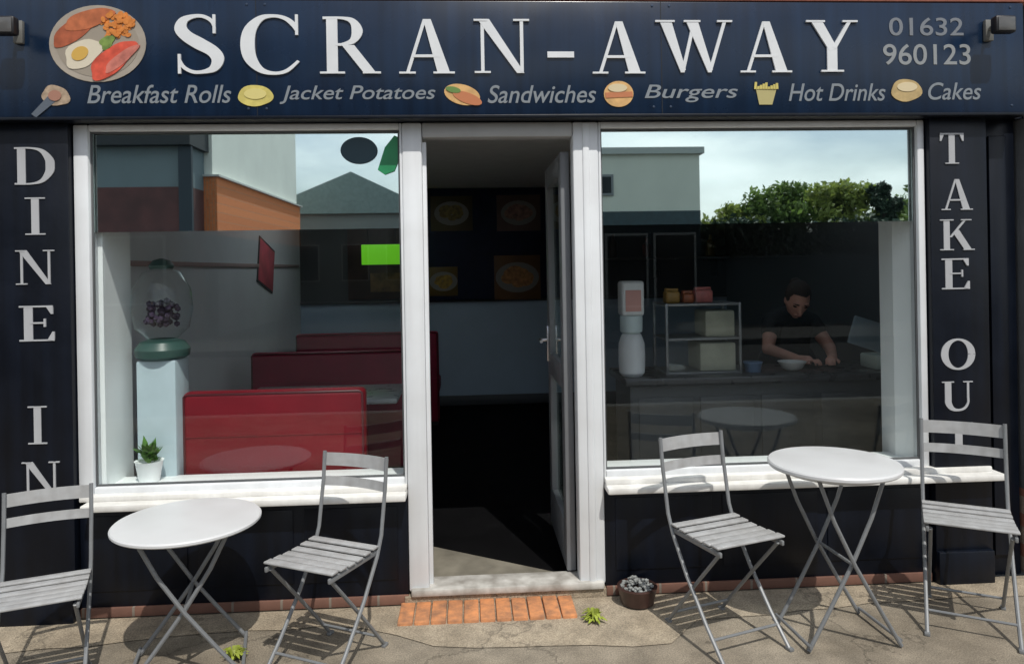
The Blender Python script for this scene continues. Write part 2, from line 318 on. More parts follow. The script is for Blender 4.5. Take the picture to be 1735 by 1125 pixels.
# pilasters with raised lettering
pl = MB().box((-2.62, -.035, .05), (XL - .004, .30, 2.24), .006).box((-2.62, -.055, .0), (XL - .006, .28, .16), .008).build('pilaster', NAVY, cafe)
pr = MB().box((XR + .005, -.035, .05), (2.505, .30, 2.24), .006).box((XR + .007, -.055, .0), (2.50, .28, .16), .008).build('pilaster', NAVY, cafe)
MB().box((2.506, .04, .0), (2.70, .2, 2.24), .003).box((2.56, .025, .1), (2.65, .041, 2.16), .006).build('recessed_panel', NAVY, cafe)
def col_letters(txt, boxes, parent, m):
    for ch, (a, b, c, d) in zip(txt, boxes):
        p, q = W((a + b) / 2, d, -.036), W((a + b) / 2, c, -.036); x0 = W(a, (c + d) / 2, -.036).x; x1 = W(b, (c + d) / 2, -.036).x
        letter(ch, x0, x1, p.z, q.z, -.035, m, parent, .004)
col_letters('DINEIN', [(25, 93, 250, 313), (43, 77, 335, 398), (27, 93, 424, 482), (33, 93, 518, 578), (48, 80, 688, 752), (38, 102, 782, 840)], pl, LETD)
col_letters('TAKEOUT', [(1592, 1632, 226, 278), (1594, 1647, 304, 356), (1592, 1650, 372, 424), (1595, 1642, 438, 490), (1594, 1652, 574, 626), (1596, 1648, 646, 696), (1600, 1648, 716, 764)], pr, LETD)
# stall risers under the windows: framed navy boards on a brick course
for a, b in ((XL, XP0), (XQ1, XR)):
    r = MB().box((a + .002, .0, .045), (b - .002, .10, .502), .002)
    n = 3 if b - a < 1.55 else 3
    for k in range(n):
        x0 = a + .05 + k * (b - a - .05) / n; x1 = x0 + (b - a - .05) / n - .05
        r.box((x0, -.006, .12), (x1, .0005, .46), .008)
    r.build('stall_riser', NAVY, cafe)
    MB().box((a + .002, -.012, .004), (b - .002, .12, .048), .004).build('brick_course', BRICK, cafe)
# sills
MB().box((XL + .05, -.100, .506), (XP0 - .001, .03, .538), .008).box((XL + .02, -.045, .537), (XP0 - .001, .035, .562), .006).build('window_sill', WSILL, cafe)
MB().box((XQ1 + .001, -.100, .503), (2.535, .03, .534), .008).box((XQ1 + .001, -.045, .533), (2.50, .035, .560), .006).build('window_sill', WSILL, cafe)
# windows
def window(x0, x1, fl, fr):
    fr_ = MB().box((x0, -.004, ZS), (x0 + fl, .075, ZT), .008).box((x1 - fr, -.004, ZS), (x1, .075, ZT), .008)
    fr_.box((x0 + fl, -.001, ZT - .03), (x1 - fr, .07, ZT), .006).box((x0 + fl, -.001, ZS), (x1 - fr, .07, ZS + .035), .006)
    f = fr_.build('window_frame', WHITE, cafe)
    MB().box((x0 + fl - .004, .030, ZS + .03), (x1 - fr + .004, .036, ZT - .025)).build('pane', GLASS, f, False)
    MB().box((x0 + fl - .003, .040, 1.748), (x1 - fr + .003, .046, ZT - .026)).build('mirror_film', FILM, f, False)
    g = MB()
    for z in (ZS + .036, ZT - .038): g.box((x0 + fl, .018, z), (x1 - fr, .029, z + .008), .002)
    for x in (x0 + fl, x1 - fr - .008): g.box((x, .018, ZS + .045), (x + .008, .029, ZT - .039), .002)
    g.build('glazing_bead', mat('grey_gasket', (.08, .085, .09), .6), f)
    return f
wl = window(XL, XP0, .066, .012)
wr = window(XQ1, XR, .012, .036)
# stickers on the left pane
e = MB(); c0 = W(608, 255, .028); e.prism([(c0.x + .085 * cos(a), c0.z + .062 * sin(a)) for a in np.linspace(0, 2 * pi, 33)[:-1]], .0292, .0278)
e.build('round_sticker', mat('sticker_teal', (.012, .042, .062), .4), wl, False)
e = MB(); P = [W(x, y, .028) for x, y in ((640, 288), (652, 250), (668, 230), (683, 236), (680, 262), (668, 290), (652, 296))]
e.prism([(p.x, p.z) for p in P], .0292, .0278).build('leaf_sticker', mat('sticker_green', (.02, .26, .10), .4, var=.2), wl, False)
# door frame
MB().box((XP0, -.008, .06), (XP1, .09, 2.234), .010).box((XP0 + .03, .03, .07), (XP1 + .018, .06, 2.15), .004).build('door_post', WHITE, cafe)
MB().box((XQ0, -.008, .06), (XQ1, .09, 2.234), .010).box((XQ0 + .045, -.016, .062), (XQ0 + .078, .0, 2.23), .008).build('door_post', WHITE, cafe)
MB().box((XP1 + .001, -.006, 2.165), (XQ0 - .001, .088, 2.234), .008).build('door_head', mat('grey_upvc', (.42, .43, .44), .4, var=.05), cafe)
MB().box((XP0 + .01, -.035, .045), (XQ1 - .01, .12, .078), .008).build('threshold', mat('threshold_stone', (.5, .49, .46), .6, var=.12, scale=14, dirt=(.3, .28, .25)), cafe)
MB().box((XP0 - .02, -.02, .003), (XQ1, .10, .044), .003).build('threshold_base', CONC, cafe, False)
# interior shell, open to the doorway and windows
RX0, RX1, RY = -1.86, 2.95, 4.85
MB().box((RX0 - .1, .361, 0), (RX0, RY, 2.6)).build('interior_side_wall', GREYW, cafe, False)
MB().box((RX1, .1, 0), (RX1 + .1, RY, 2.6)).build('interior_side_wall', mat('dark_grey_paint', (.11, .115, .12), .7, var=.06), cafe, False)
MB().box((RX0 - .1, RY, 1.20), (RX1 + .1, RY + .1, 2.6)).build('interior_back_wall', mat('dark_slate_paint', (.055, .058, .064), .7, var=.1, scale=2), cafe, False)
MB().box((RX0 - .1, RY - .004, 0), (RX1 + .1, RY + .1, 1.199)).build('interior_wainscot', BLUEW, cafe, False)
MB().box((RX0 + .001, RY - .03, 1.185), (RX1 - .001, RY - .005, 1.215), .004).build('wall_trim', mat('trim_dark', (.05, .055, .06), .5), cafe); MB().box((RX0 + .001, RY - .03, .031), (RX1 - .001, RY - .005, .14), .004).build('skirting', MATS['trim_dark'], cafe)
cl_ = MB()
for a in (((RX0 - .1, .11), (RX1 + .1, .8)), ((RX0 - .1, .8005), (1.8, 1.6)), ((2.8, .8005), (RX1 + .1, 1.6)), ((RX0 - .1, 1.601), (-1.5, 4.1)), ((-.8, 1.601), (1.8, 4.1)), ((2.8, 1.601), (RX1 + .1, 4.1)), ((1.8, 2.2), (2.8, 4.1)), ((RX0 - .1, 4.101), (RX1 + .1, RY + .1))): cl_.box((*a[0], 2.46), (*a[1], 2.56))
rl = mat('added_rooflight_sheet', (.9, .9, .9), .6); _t = rl.node_tree; _d = _t.nodes.new('ShaderNodeBsdfTranslucent'); _d.inputs[0].default_value = (.85, .9, .92, 1); _t.links.new(_d.outputs[0], _t.nodes['Material Output'].inputs[0])
MB().box((-1.51, 1.59, 2.561), (-.79, 4.11, 2.575)).build('added_rooflight', rl, cafe, False); MB().box((1.79, .79, 2.561), (2.81, 2.21, 2.575)).build('added_rooflight', rl, cafe, False)  # unseen rooflights, added to brighten the room and the worker
cl_.build('ceiling', mat('ceiling_grey', (.62, .62, .60), .8, var=.05), cafe, False)
MB().box((RX0 - .1, .121, 2.236), (RX1 + .1, .22, 2.459)).build('inner_bulkhead', mat('bulkhead_grey', (.35, .35, .35), .8), cafe, False)
# lining boards of the two window reveals
MB().box((XL - .08, .08, .50), (-1.692, .36, 2.235)).build('window_reveal', mat('white_reveal', (.90, .93, .93), .5, var=.02), cafe, False)
MB().zprism([(XR - .018, .08), (XR + .09, .08), (XR + .09, .34), (XR - .040, .34), (XR - .056, .19)], .50, 2.235).build('window_reveal', MATS['white_reveal'], cafe, False)
for q in (((XR + .09, .38, 0), (RX1, .42, 2.459)), ((RX0 - .1, .101, 0), (XL - .081, .36, 2.459))): MB().box(*q).build('front_return_wall', MATS['white_reveal'], cafe, False)
for a, b in ((XL, XP0 - .02), (XQ1, XR)):
    MB().box((a + .012, .078, .53), (b - .014, .27, .565), .004).build('inner_ledge', MATS['white_reveal'], cafe)
tag(MB().box((-2, .121, 0), (RX1 + .05, RY, .030)).build('cafe_floor', mat('shaded_floor_black', (.0045, .0045, .005), .7, spec=.03, var=.3, scale=3), smooth=False), kind='structure')  # near-black base colour carries the shade around the sun patch
# sun patch inside the door, put in as a slanted beige wedge
tag(MB().zprism([(-.25, .122), (.49, .122), (.48, .16), (-.26, .64)], .031, .036).build('entrance_sun_patch', mat('sun_patch_beige', (.19, .175, .14), .6, var=.25, scale=9, bump=.1), smooth=False), kind='structure')

# door leaf, opened inwards against the counter side
dl = MB(); X0, X1, Y0, Y1 = .452, .497, .095, .80
dl.box((X0, Y0, .085), (X1, Y0 + .10, 2.11), .006).box((X0, Y1 - .10, .085), (X1, Y1, 2.11), .006)
dl.box((X0 + .001, Y0 + .1, .085), (X1 - .001, Y1 - .1, .30), .004).box((X0 + .001, Y0 + .1, 2.0), (X1 - .001, Y1 - .1, 2.11), .004).box((X0 + .001, Y0 + .1, .95), (X1 - .001, Y1 - .1, 1.07), .004)
door = dl.build('door', mat('door_white_shaded', (.16, .168, .18), .4, var=.06), cafe)  # white door, its indoor shade put into a dark grey base colour
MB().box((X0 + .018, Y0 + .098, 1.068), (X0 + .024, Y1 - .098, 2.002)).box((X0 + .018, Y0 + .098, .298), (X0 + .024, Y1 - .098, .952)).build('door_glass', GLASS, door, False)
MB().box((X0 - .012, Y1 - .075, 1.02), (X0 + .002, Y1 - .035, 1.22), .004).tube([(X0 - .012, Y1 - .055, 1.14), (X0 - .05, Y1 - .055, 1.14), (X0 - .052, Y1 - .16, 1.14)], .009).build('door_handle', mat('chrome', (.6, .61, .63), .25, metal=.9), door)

# doorstep
MB_ = MB(); P = [G(x, y, .022) for x, y in ((676, 1012), (974, 997), (976, 1046), (680, 1066))]
x0, x1, yf = -.335, .462, -.215
st = MB()
nb = 11
for k in range(nb):
    a = x0 + (x1 - x0) * k / nb; b = x0 + (x1 - x0) * (k + 1) / nb - .007; z = .020 + random.uniform(-.003, .003)
    st.box((a, yf, -.03), (b, -.013, z), .005)
tag(st.build('doorstep', mat('orange_clay', (.52, .215, .085), .85, var=.28, scale=22, dirt=(.40, .20, .11), bump=.3, bscale=120)), 'orange brick doorstep laid flat in front of the open doorway', 'doorstep')

# neighbour on the right
nb_ = thing('neighbouring_building', 'grey rendered neighbouring building with brick foot at right edge', 'building', (2.72, 0, 0))
MB().box((0, -.02, .42), (4, .3, 6)).build('rendered_wall', mat('grey_render', (.13, .14, .15), .85, var=.15, scale=5, bump=.2), nb_, False)
MB().box((0, -.035, 0), (4, .3, .419)).build('brick_foot', brick_mat('pinkish_brick', (.44, .21, .15), (.34, .15, .11), (.4, .34, .28)), nb_, False)

# ================================================================== FASCIA SIGN
YF = -.082
fs = thing('fascia_sign', 'long navy fascia sign with white serif cafe name and breakfast plate picture', 'sign', (0, 0, 0))
p0, p1 = W(0, 8, YF), W(1712, 15, YF)
MB().box((-2.62, YF, 2.252), (2.665, -.002, 2.772), .004).build('board', NAVYS, fs)
MB().box((-2.62, YF - .012, 2.236), (2.668, .0, 2.2515), .003).build('bottom_trim', NAVY, fs)
for x in (-.93, .91):
    MB().box((x - .0016, YF - .0012, 2.254), (x + .0016, YF + .001, 2.771)).build('panel_joint', BLACK, fs, False)
for x in (-2.35, -.97, -.89, .87, .95, 2.60):
    for z in (2.285, 2.752): MB().lathe([(0, 0), (.0065, 0), (.005, .0022), (0, .003)], n=12).build('screw', mat('screw_head', (.05, .07, .11), .35, metal=.6), fs, True, (x, YF - .0003, z)).rotation_euler = (pi / 2, 0, 0)
for ch, a, b, c, d in (('S', 297, 380, 26, 126), ('C', 408, 508, 26, 128), ('R', 542, 645, 30, 126), ('A', 676, 770, 34, 126), ('N', 803, 897, 34, 125),
                       ('-', 927, 972, 40, 124), ('A', 1003, 1092, 38, 126), ('W', 1110, 1240, 36, 124), ('A', 1253, 1340, 38, 124), ('Y', 1365, 1452, 36, 123)):
    lo, hi = W((a + b) / 2, d, YF), W((a + b) / 2, c, YF)
    letter(ch, W(a, 78, YF).x, W(b, 78, YF).x, lo.z, hi.z, YF, LET, fs, .008)
def fpt(x, y): p = W(x, y, YF); return (p.x, p.z)
# picture of a cooked breakfast on a plate
def blob(pts, k, name, m, par, y=YF):
    return MB().prism([fpt(*p) for p in pts], y - .0004, y - .004 - .0012 * k).build(name, m, par, False)
def ell(cx, cy, rx, ry, rot=0, n=28, wob=0.):
    a = np.linspace(0, 2 * pi, n + 1)[:-1]; R = []
    for t in a:
        k = 1 + wob * sin(3 * t + 1) + wob * .6 * sin(5 * t); x, y = rx * k * cos(t), ry * k * sin(t)
        R.append((cx + x * cos(rot) - y * sin(rot), cy + x * sin(rot) + y * cos(rot)))
    return R
plate = blob(ell(166, 75, 82, 65, n=44), 0, 'breakfast_picture', mat('plate_print', (.34, .30, .25), .4, var=.15), fs)
blob(ell(166, 76, 70, 55, n=44), 1, 'plate_well', mat('plate_shade', (.30, .26, .21), .4), plate)
blob(ell(130, 50, 48, 17, -.62, wob=.05), 3, 'sausage', mat('sausage_brown', (.34, .085, .035), .5, var=.25, scale=30), plate)
blob(ell(152, 34, 44, 15, -.30, wob=.05), 4, 'sausage', mat('sausage_light', (.42, .12, .045), .5, var=.25, scale=30), plate)
bn = MB()
for i in range(70):
    t, r = random.uniform(0, 2 * pi), sqrt(random.random()); c = ell(200 + 28 * r * cos(t), 46 + 23 * r * sin(t), 5.2, 3.6, random.uniform(0, 3), 10)
    bn.prism([fpt(*p) for p in c], YF - .004, YF - .0060 - .0001 * i)
bn.build('baked_beans', mat('bean_orange', (.58, .20, .04), .4, var=.2, scale=40), plate, False)
blob(ell(142, 92, 34, 22, -.5, wob=.08), 3, 'egg_white', mat('egg_white_print', (.62, .56, .44), .4), plate)
blob(ell(137, 92, 15, 11, -.5), 5, 'egg_yolk', mat('yolk', (.58, .36, .08), .4), plate)
blob(ell(192, 103, 47, 20, -.68, wob=.07), 4, 'bacon', mat('bacon_red', (.56, .075, .04), .5, var=.3, scale=26), plate)
blob(ell(207, 101, 36, 9, -.68, wob=.07), 5, 'bacon', mat('bacon_pink', (.50, .16, .12), .5, var=.3, scale=26), plate)
blob(ell(183, 73, 14, 10, -.8, wob=.15), 4, 'garnish', mat('garnish_green', (.16, .24, .05), .5, var=.3, scale=40), plate)
# tagline with food pictures between the words
for s, a, b, y in (('Breakfast Rolls', 148, 392, 160), ('Jacket Potatoes', 474, 738, 161), ('Sandwiches', 826, 1010, 160), ('Burgers', 1092, 1250, 159), ('Hot Drinks', 1336, 1500, 157), ('Cakes', 1572, 1662, 155)):
    text(s, W(a, y, YF).x, W(b, y, YF).x, W((a + b) / 2, y, YF).z, YF - .001, 'tagline_text', TXT, fs, .25, .082)
c1 = mat('print_yellow', (.55, .47, .13), .5, var=.15, scale=30); c2 = mat('print_bun', (.60, .36, .14), .5, var=.2, scale=30); c3 = mat('print_sausage', (.48, .17, .07), .5); c4 = mat('print_green', (.12, .22, .05), .5)
c5 = mat('print_cream', (.62, .52, .33), .5)
wr_ = blob(ell(95, 163, 24, 17, .2, wob=.06), 0, 'wrap_picture', mat('print_wrap', (.36, .27, .19), .5, var=.3, scale=50), fs); blob([(54, 194), (62, 200), (96, 172), (86, 160)], 1, 'fork', mat('print_fork', (.10, .12, .15), .4), wr_); blob(ell(94, 163, 11, 9), 3, 'filling', mat('print_meat', (.34, .17, .12), .5), wr_)
i1 = blob(ell(433, 163, 30, 18, 0, wob=.03), 0, 'potato_picture', c1, fs); blob(ell(433, 160, 19, 9), 2, 'filling', mat('print_butter', (.62, .54, .20), .5), i1)
i2 = blob(ell(783, 161, 31, 17, .25), 0, 'hot_dog_picture', c2, fs); blob(ell(792, 167, 26, 9, .35), 2, 'filling', c3, i2); blob(ell(768, 153, 13, 5, .2), 3, 'lettuce', c4, i2)
i3 = blob(ell(1048, 160, 25, 22), 0, 'burger_picture', c2, fs); blob([(1025, 158), (1071, 156), (1072, 165), (1026, 167)], 2, 'filling', c3, i3); blob(ell(1046, 150, 16, 7), 3, 'bun_top', c5, i3)
i4 = blob([(1280, 150), (1316, 148), (1308, 178), (1286, 178)], 0, 'cup_picture', mat('print_cup', (.42, .37, .16), .5), fs)
i4b = MB()
for k in range(9): i4b.prism([fpt(1277 + k * 4.6, 152), fpt(1281 + k * 4.6, 152), fpt(1282 + k * 4.4, 140 + (k * 7) % 9), fpt(1278 + k * 4.4, 140 + (k * 7) % 9)], YF - .004, YF - .0062 - .0002 * k)
i4b.build('chips', c1, i4, False)
i5 = blob(ell(1535, 154, 26, 19, 0, wob=.04), 0, 'cake_picture', mat('print_cake', (.45, .33, .15), .5, var=.2, scale=30), fs); blob(ell(1536, 148, 17, 8), 2, 'icing', c5, i5)
text('01632', W(1506, 46, YF).x, W(1632, 46, YF).x, W(1570, 46, YF).z, YF - .001, 'phone_number', mat('phone_grey', (.17, .185, .21), .45), fs, 0, .085)
text('960123', W(1496, 93, YF).x, W(1644, 93, YF).x, W(1570, 93, YF).z, YF - .001, 'phone_number', mat('phone_light', (.25, .265, .275), .45), fs, 0, .098)
# floodlights at both ends of the fascia
def flood(x, z, label, tilt):
    o = thing('flood_light', label, 'light', (x, YF - .0, z), 0, 'flood lights on the fascia')
    MB().box((-.02, -.02, -.05), (.02, .002, .05), .004).tube([(0, -.015, 0), (0, -.07, .03 * tilt), (.0, -.10, 0)], .009).build('bracket', mat('light_bracket', (.14, .14, .13), .5), o)
    MB().box((-.05, -.13, -.045), (.05, -.085, .035), .012).build('housing', BLACK, o)
    MB().box((-.04, -.133, -.036), (.04, -.128, .026), .002).build('lamp_glass', mat('lamp_lens', (.10, .10, .10), .15), o)
q = W(10, 44, YF - .1); flood(q.x, q.z, 'small black flood light at the left end of the navy fascia', 1)
q = W(1698, 42, YF - .1); flood(q.x, q.z, 'small black flood light at the right end of the navy fascia', 1)

# ================================================================== STREET FURNITURE
def make_chair():
    o = thing('bistro_chair', '', 'chair', (0, 0, 0), 0, 'grey folding bistro chairs outside the cafe')
    s = MB()
    for k in range(6):
        y = -.145 + k * .056; s.box((-.172, y - .0215, .446 + .004 * abs(k - 2.5)), (.172, y + .0215, .456 + .004 * abs(k - 2.5)), .004)
    s.build('seat', STEEL, o)
    for x in (-.158, .158): MB().box((x - .006, -.17, .425), (x + .006, .16, .4455), .003).build('seat_rail', LEGM, o)
    b = MB()
    for z, hh in ((.785, .028), (.690, .020)):
        n = 12
        for i in range(n):
            x0, x1 = -.166 + .332 * i / n, -.166 + .332 * (i + 1) / n
            f = lambda x, zz: .232 + .045 * (1 - (x / .19) ** 2) * .7 + (zz - .80) * .12
            b.quad([(x0, f(x0, z - hh), z - hh), (x1, f(x1, z - hh), z - hh), (x1, f(x1, z + hh), z + hh), (x0, f(x0, z + hh), z + hh)])
    bmesh.ops.remove_doubles(b.bm, verts=b.bm.verts[:], dist=1e-5)
    bmesh.ops.solidify(b.bm, geom=b.bm.faces[:], thickness=.007)
    b.build('backrest', STEEL, o)
    for x in (-.166, .166):
        MB().tube([(x, .235, .822), (x, .222, .70), (x, .185, .50), (x, .150, .42), (x, .05, .27), (x, -.08, .115), (x, -.185, .008)], .0085, 8).box((x - .011, -.203, 0), (x + .011, -.17, .014), .003).build('leg', LEGM, o)
        xi = x * .88
        MB().tube([(xi, -.15, .435), (xi, -.01, .28), (xi, .13, .12), (xi, .225, .008)], .008, 8).box((xi - .010, .21, 0), (xi + .010, .243, .013), .003).build('leg', LEGM, o)
    MB().tube([(-.166, -.118, .078), (.166, -.118, .078)], .006, 8).build('stretcher', LEGM, o); MB().tube([(-.146, .176, .066), (.146, .176, .066)], .006, 8).build('stretcher', LEGM, o)
    return o
ch = make_chair()
def face(bx, by, sx, sy): return atan2(sy - by, sx - bx) + pi / 2       # chair's own front is -Y
q = G(82, 1003, .396); a_ = G(168, 966, .396); b_ = G(147, 1010, .396); d_ = (b_ - a_).xy
put(ch, (q.x - .03, q.y, 0), radians(20), 'grey slatted folding chair at far left under the DINE IN lettering'); ch.scale = (.88, .88, .88)
c2_ = put(copy_tree(ch), (-.59, -.50, 0), radians(-27), 'grey slatted folding chair between the left round table and the doorway')
c3_ = put(copy_tree(ch), (1.05, -.44, 0), radians(19), 'grey slatted folding chair standing just right of the doorway, left of the right table')
c4_ = put(copy_tree(ch), (2.11, -.42, 0), radians(-31), 'grey slatted folding chair at far right, in front of the TAKE OUT lettering')

c2_.scale = (.94, .94, .95); c3_.scale = (.97, .97, .975); c4_.scale = (.98, .98, 1)
def make_table():
    o = thing('bistro_table', '', 'table', (0, 0, 0), 0, 'round bistro tables outside the cafe')
    MB().lathe([(0, .698), (.255, .698), (.268, .700), (.273, .706), (.273, .716), (.268, .722), (.258, .724), (0, .724)], n=64).build('tabletop', TABLEM, o)
    MB().lathe([(.20, .68), (.215, .68), (.215, .6975), (.20, .6975)], n=40).build('apron_ring', TABLEM, o)
    for y, s in ((-.14, 1), (.14, 1)):
        for k in (1, -1):
            yy = y + (.011 if k > 0 else -.011) * (1 if y > 0 else -1)
            MB().tube([(-.155 * k, yy, .69), (-.09 * k, yy, .52), (.0, yy, .34), (.10 * k, yy, .17), (.20 * k, yy, .008)], .0088, 8).build('leg', LEGM, o)
    for q in (((-.20, -.151, .03), (-.20, .151, .03)), ((.20, -.151, .03), (.20, .151, .03)), ((0, -.155, .34), (0, .155, .34))): MB().tube(q, .007, 8).build('stretcher', LEGM, o)
    return o
tb = make_table()
q = G(318, 880, .575)
put(tb, (q.x, q.y, 0), radians(14), 'lower round light grey bistro table in front of the left window')
tb2 = put(copy_tree(tb), (1.51, -.45, 0), radians(4), 'round light grey bistro table in front of the right window')

tb.scale = (1.02, 1.02, .80); tb2.scale = (.96, .96, 1)
# planter-like pot by the right door post
pt = thing('ashtray_pot', 'dark brown clay pot filled with grey gravel beside the right door post', 'pot', tuple(G(1080, 1022, 0.004)))
MB().lathe([(.062, 0), (.075, .01), (.088, .07), (.092, .082), (.080, .086), (.076, .074), (0, .072)], n=32).build('pot', mat('brown_glaze', (.045, .022, .018), .35, var=.3, scale=20), pt)
g = MB()
for i in range(90):
    t, r = random.uniform(0, 2 * pi), .07 * sqrt(random.random()); g.ball((r * cos(t), r * sin(t), .076 + .045 * (1 - (r / .075) ** 2) * random.random()), random.uniform(.007, .013), 1, random.uniform(.7, 1), random.uniform(.6, .9), 1)
tag(g.build('gravel', mat('grey_gravel', (.22, .23, .225), .8, var=.4, scale=60), pt), kind='stuff')
def weed(loc, n, r, label):
    mb = MB()
    for i in range(n):
        a = random.uniform(0, 2 * pi); l = random.uniform(.5, 1) * r; wd = l * .16; d = Vector((cos(a), sin(a), 0)); s = Vector((-sin(a), cos(a), 0)); h = random.uniform(.4, 1.0) * r
        p = [Vector((0, 0, 0)) + d * .004, d * l * .5 + Vector((0, 0, h * .8)), d * l + Vector((0, 0, h * .55))]
        mb.quad([p[0] - s * wd * .3, p[0] + s * wd * .3, p[1] + s * wd, p[1] - s * wd]); mb.quad([p[1] - s * wd, p[1] + s * wd, p[2] + s * wd * .15, p[2] - s * wd * .15])
    return tag(mb.build('weed', WEED, None, False, loc), label, 'weed', 'weeds in the pavement')
weed(tuple(G(1008, 1052)), 40, .065, 'small yellow green weed growing in concrete beside the brick doorstep')
weed(tuple(G(396, 1117)), 34, .06, 'small yellow green weed growing in the paving near the left table')

# ================================================================== INSIDE: booths
def bench(x0, x1, y, m, label):
    o = thing('booth_bench', label, 'bench', ((x0 + x1) / 2, y, .03), 0, 'burgundy booth benches inside'); hw = (x1 - x0) / 2
    MB().box((-hw, 0, .05), (hw, .10, .925), .03, seg=3).build('backrest', m, o)
    pp = MB()
    for z in (.25, .47, .70): pp.box((-hw + .02, -.004, z), (hw - .02, .004, z + .006), .002)
    pp.build('seam', m, o)
    MB().tube([(-hw + .012, .004, .07), (-hw + .012, .004, .905), (-hw + .03, .004, .915), (hw - .03, .004, .915), (hw - .012, .004, .905), (hw - .012, .004, .07)], .006, 8).build('piping', mat('piping_dark_red', (.07, .001, .006), .4), o)
    MB().box((-hw, .101, .30), (hw, .55, .44), .03, seg=3).build('seat', m, o)
    MB().box((-hw + .02, .1, 0), (hw - .02, .52, .299)).build('base', BLACK, o, False)
bench(-1.445, -.535, .33, RED, 'bright burgundy booth bench nearest the left window')
bench(-1.62, -.42, 2.1, DARKRED, 'dark burgundy booth bench in the middle of the row')
bench(-1.66, -.30, 3.7, DARKRED, 'dark burgundy booth bench furthest back in the cafe')
def diner(x, y, label):
    o = thing('booth_table', label, 'table', (x, y, .03), 0, 'tables between the booths')
    MB().box((-.5, -.3, .70), (.5, .3, .735), .012).build('tabletop', mat('grey_laminate', (.30, .33, .34), .3, var=.1), o)
    MB().tube([(0, 0, .02), (0, 0, .70)], .035, 14).lathe([(.24, 0), (.24, .015), (.04, .03)], n=28).build('pedestal_leg', BLACK, o)
diner(-.95, 1.42, 'grey laminate booth table behind the front burgundy bench'); diner(-1.05, 3.1, 'grey laminate booth table behind the middle burgundy bench')

# tall sweet dispenser in the left window
q = W(272, 700, .30)
sd = thing('sweet_dispenser', 'clear globe dispenser on slim pale blue pedestal inside left window', 'dispenser', (q.x, .34, .03))
MB().box((-.095, -.09, 0), (.095, .09, 1.10), .012).build('pedestal', mat('pale_blue_metal', (.42, .52, .56), .4, var=.06), sd)
MB().lathe([(.10, 1.10), (.125, 1.115), (.13, 1.15), (.105, 1.185), (.06, 1.20)], n=32).build('base', mat('dark_green_metal', (.03, .075, .065), .35), sd)
MB().lathe([(.07, 1.20), (.125, 1.25), (.145, 1.35), (.135, 1.45), (.09, 1.53), (.05, 1.55)], n=32).build('globe', GLASS, sd)
g = MB()
for i in range(60):
    t, r = random.uniform(0, 2 * pi), .075 * sqrt(random.random()); g.ball((r * cos(t), r * sin(t), 1.27 + .12 * random.random()), .016, sub=1)
g.build('sweets', mat('dark_sweets', (.045, .03, .06), .4, var=.5, scale=50), sd)
MB().lathe([(.055, 1.55), (.06, 1.565), (.04, 1.59), (.01, 1.60)], n=24).build('lid', MATS['dark_green_metal'], sd)
# plant on the ledge
q = W(255, 815, .18)
po = thing('potted_plant', 'small green plant in white pot on the left window ledge', 'plant', (q.x, .17, .566))
MB().lathe([(.045, 0), (.062, .095), (.066, .10), (.056, .098), (.05, .085), (0, .084)], n=28).build('pot', MATS['white_reveal'], po)
g = MB()
for i in range(110):
    a = random.uniform(0, 2 * pi); l = random.uniform(.035, .085); wd = .013; d = Vector((cos(a), sin(a), random.uniform(.2, 2.2))).normalized(); s = Vector((-sin(a), cos(a), 0)); b = Vector((random.uniform(-.02, .02), random.uniform(-.02, .02), .085 + .06 * random.random()))
    g.quad([b, b + d * l * .5 + s * wd, b + d * l, b + d * l * .5 - s * wd])
g.build('foliage', LEAF, po, False)

# things on the walls
ps = thing('wall_poster', 'slanted red and pink poster on the left interior wall', 'poster', (RX0, 3.2, 1.66))
q0, q1 = W(437, 430, 2.2), W(475, 505, 2.2)
MB().box((.001, .02, -.17), (.014, .50, .21), .003, Matrix.Rotation(radians(-14), 4, 'X')).build('sheet', mat('poster_red', (.72, .13, .17), .5, var=.2, scale=6), ps)
MB().box((.0005, 0, -.19), (.010, .52, .23), .003, Matrix.Rotation(radians(-14), 4, 'X')).build('poster_frame', mat('poster_dark', (.08, .07, .07), .5), ps)
MB_ = MB().box((0, 0, 0), (.012, 4.3, .03), .003).build('dado_rail', mat('pink_rail', (.42, .30, .29), .6), None, True, (RX0 + .001, .45, 1.60)); tag(MB_, 'thin pinkish wooden rail along the left interior wall', 'rail')
q0, q1 = W(613, 449, 4.2), W(680, 414, 4.2)
ex = thing('lit_sign', 'bright lime green lit sign hanging at the back left of the cafe', 'sign', ((q0.x + q1.x) / 2, 4.2, q0.z))
hw, hh = (q1.x - q0.x) / 2, q1.z - q0.z
MB().box((-hw, -.02, 0), (hw, .02, hh), .006).build('light_box', emit_mat('lime_light', (.16, .62, .02), .55), ex)
MB().box((-hw - .012, -.0195, -.012), (hw + .012, .03, -.001), .003).box((-hw - .012, -.0195, hh + .001), (hw + .012, .03, hh + .012), .003).build('sign_frame', BLACK, ex)
MB().tube([(-hw * .7, .0, hh + .01), (-hw * .7, 0, 2.455 - q0.z)], .005, 6).tube([(hw * .7, .0, hh + .01), (hw * .7, 0, 2.455 - q0.z)], .005, 6).build('hanging_rod', BLACK, ex)

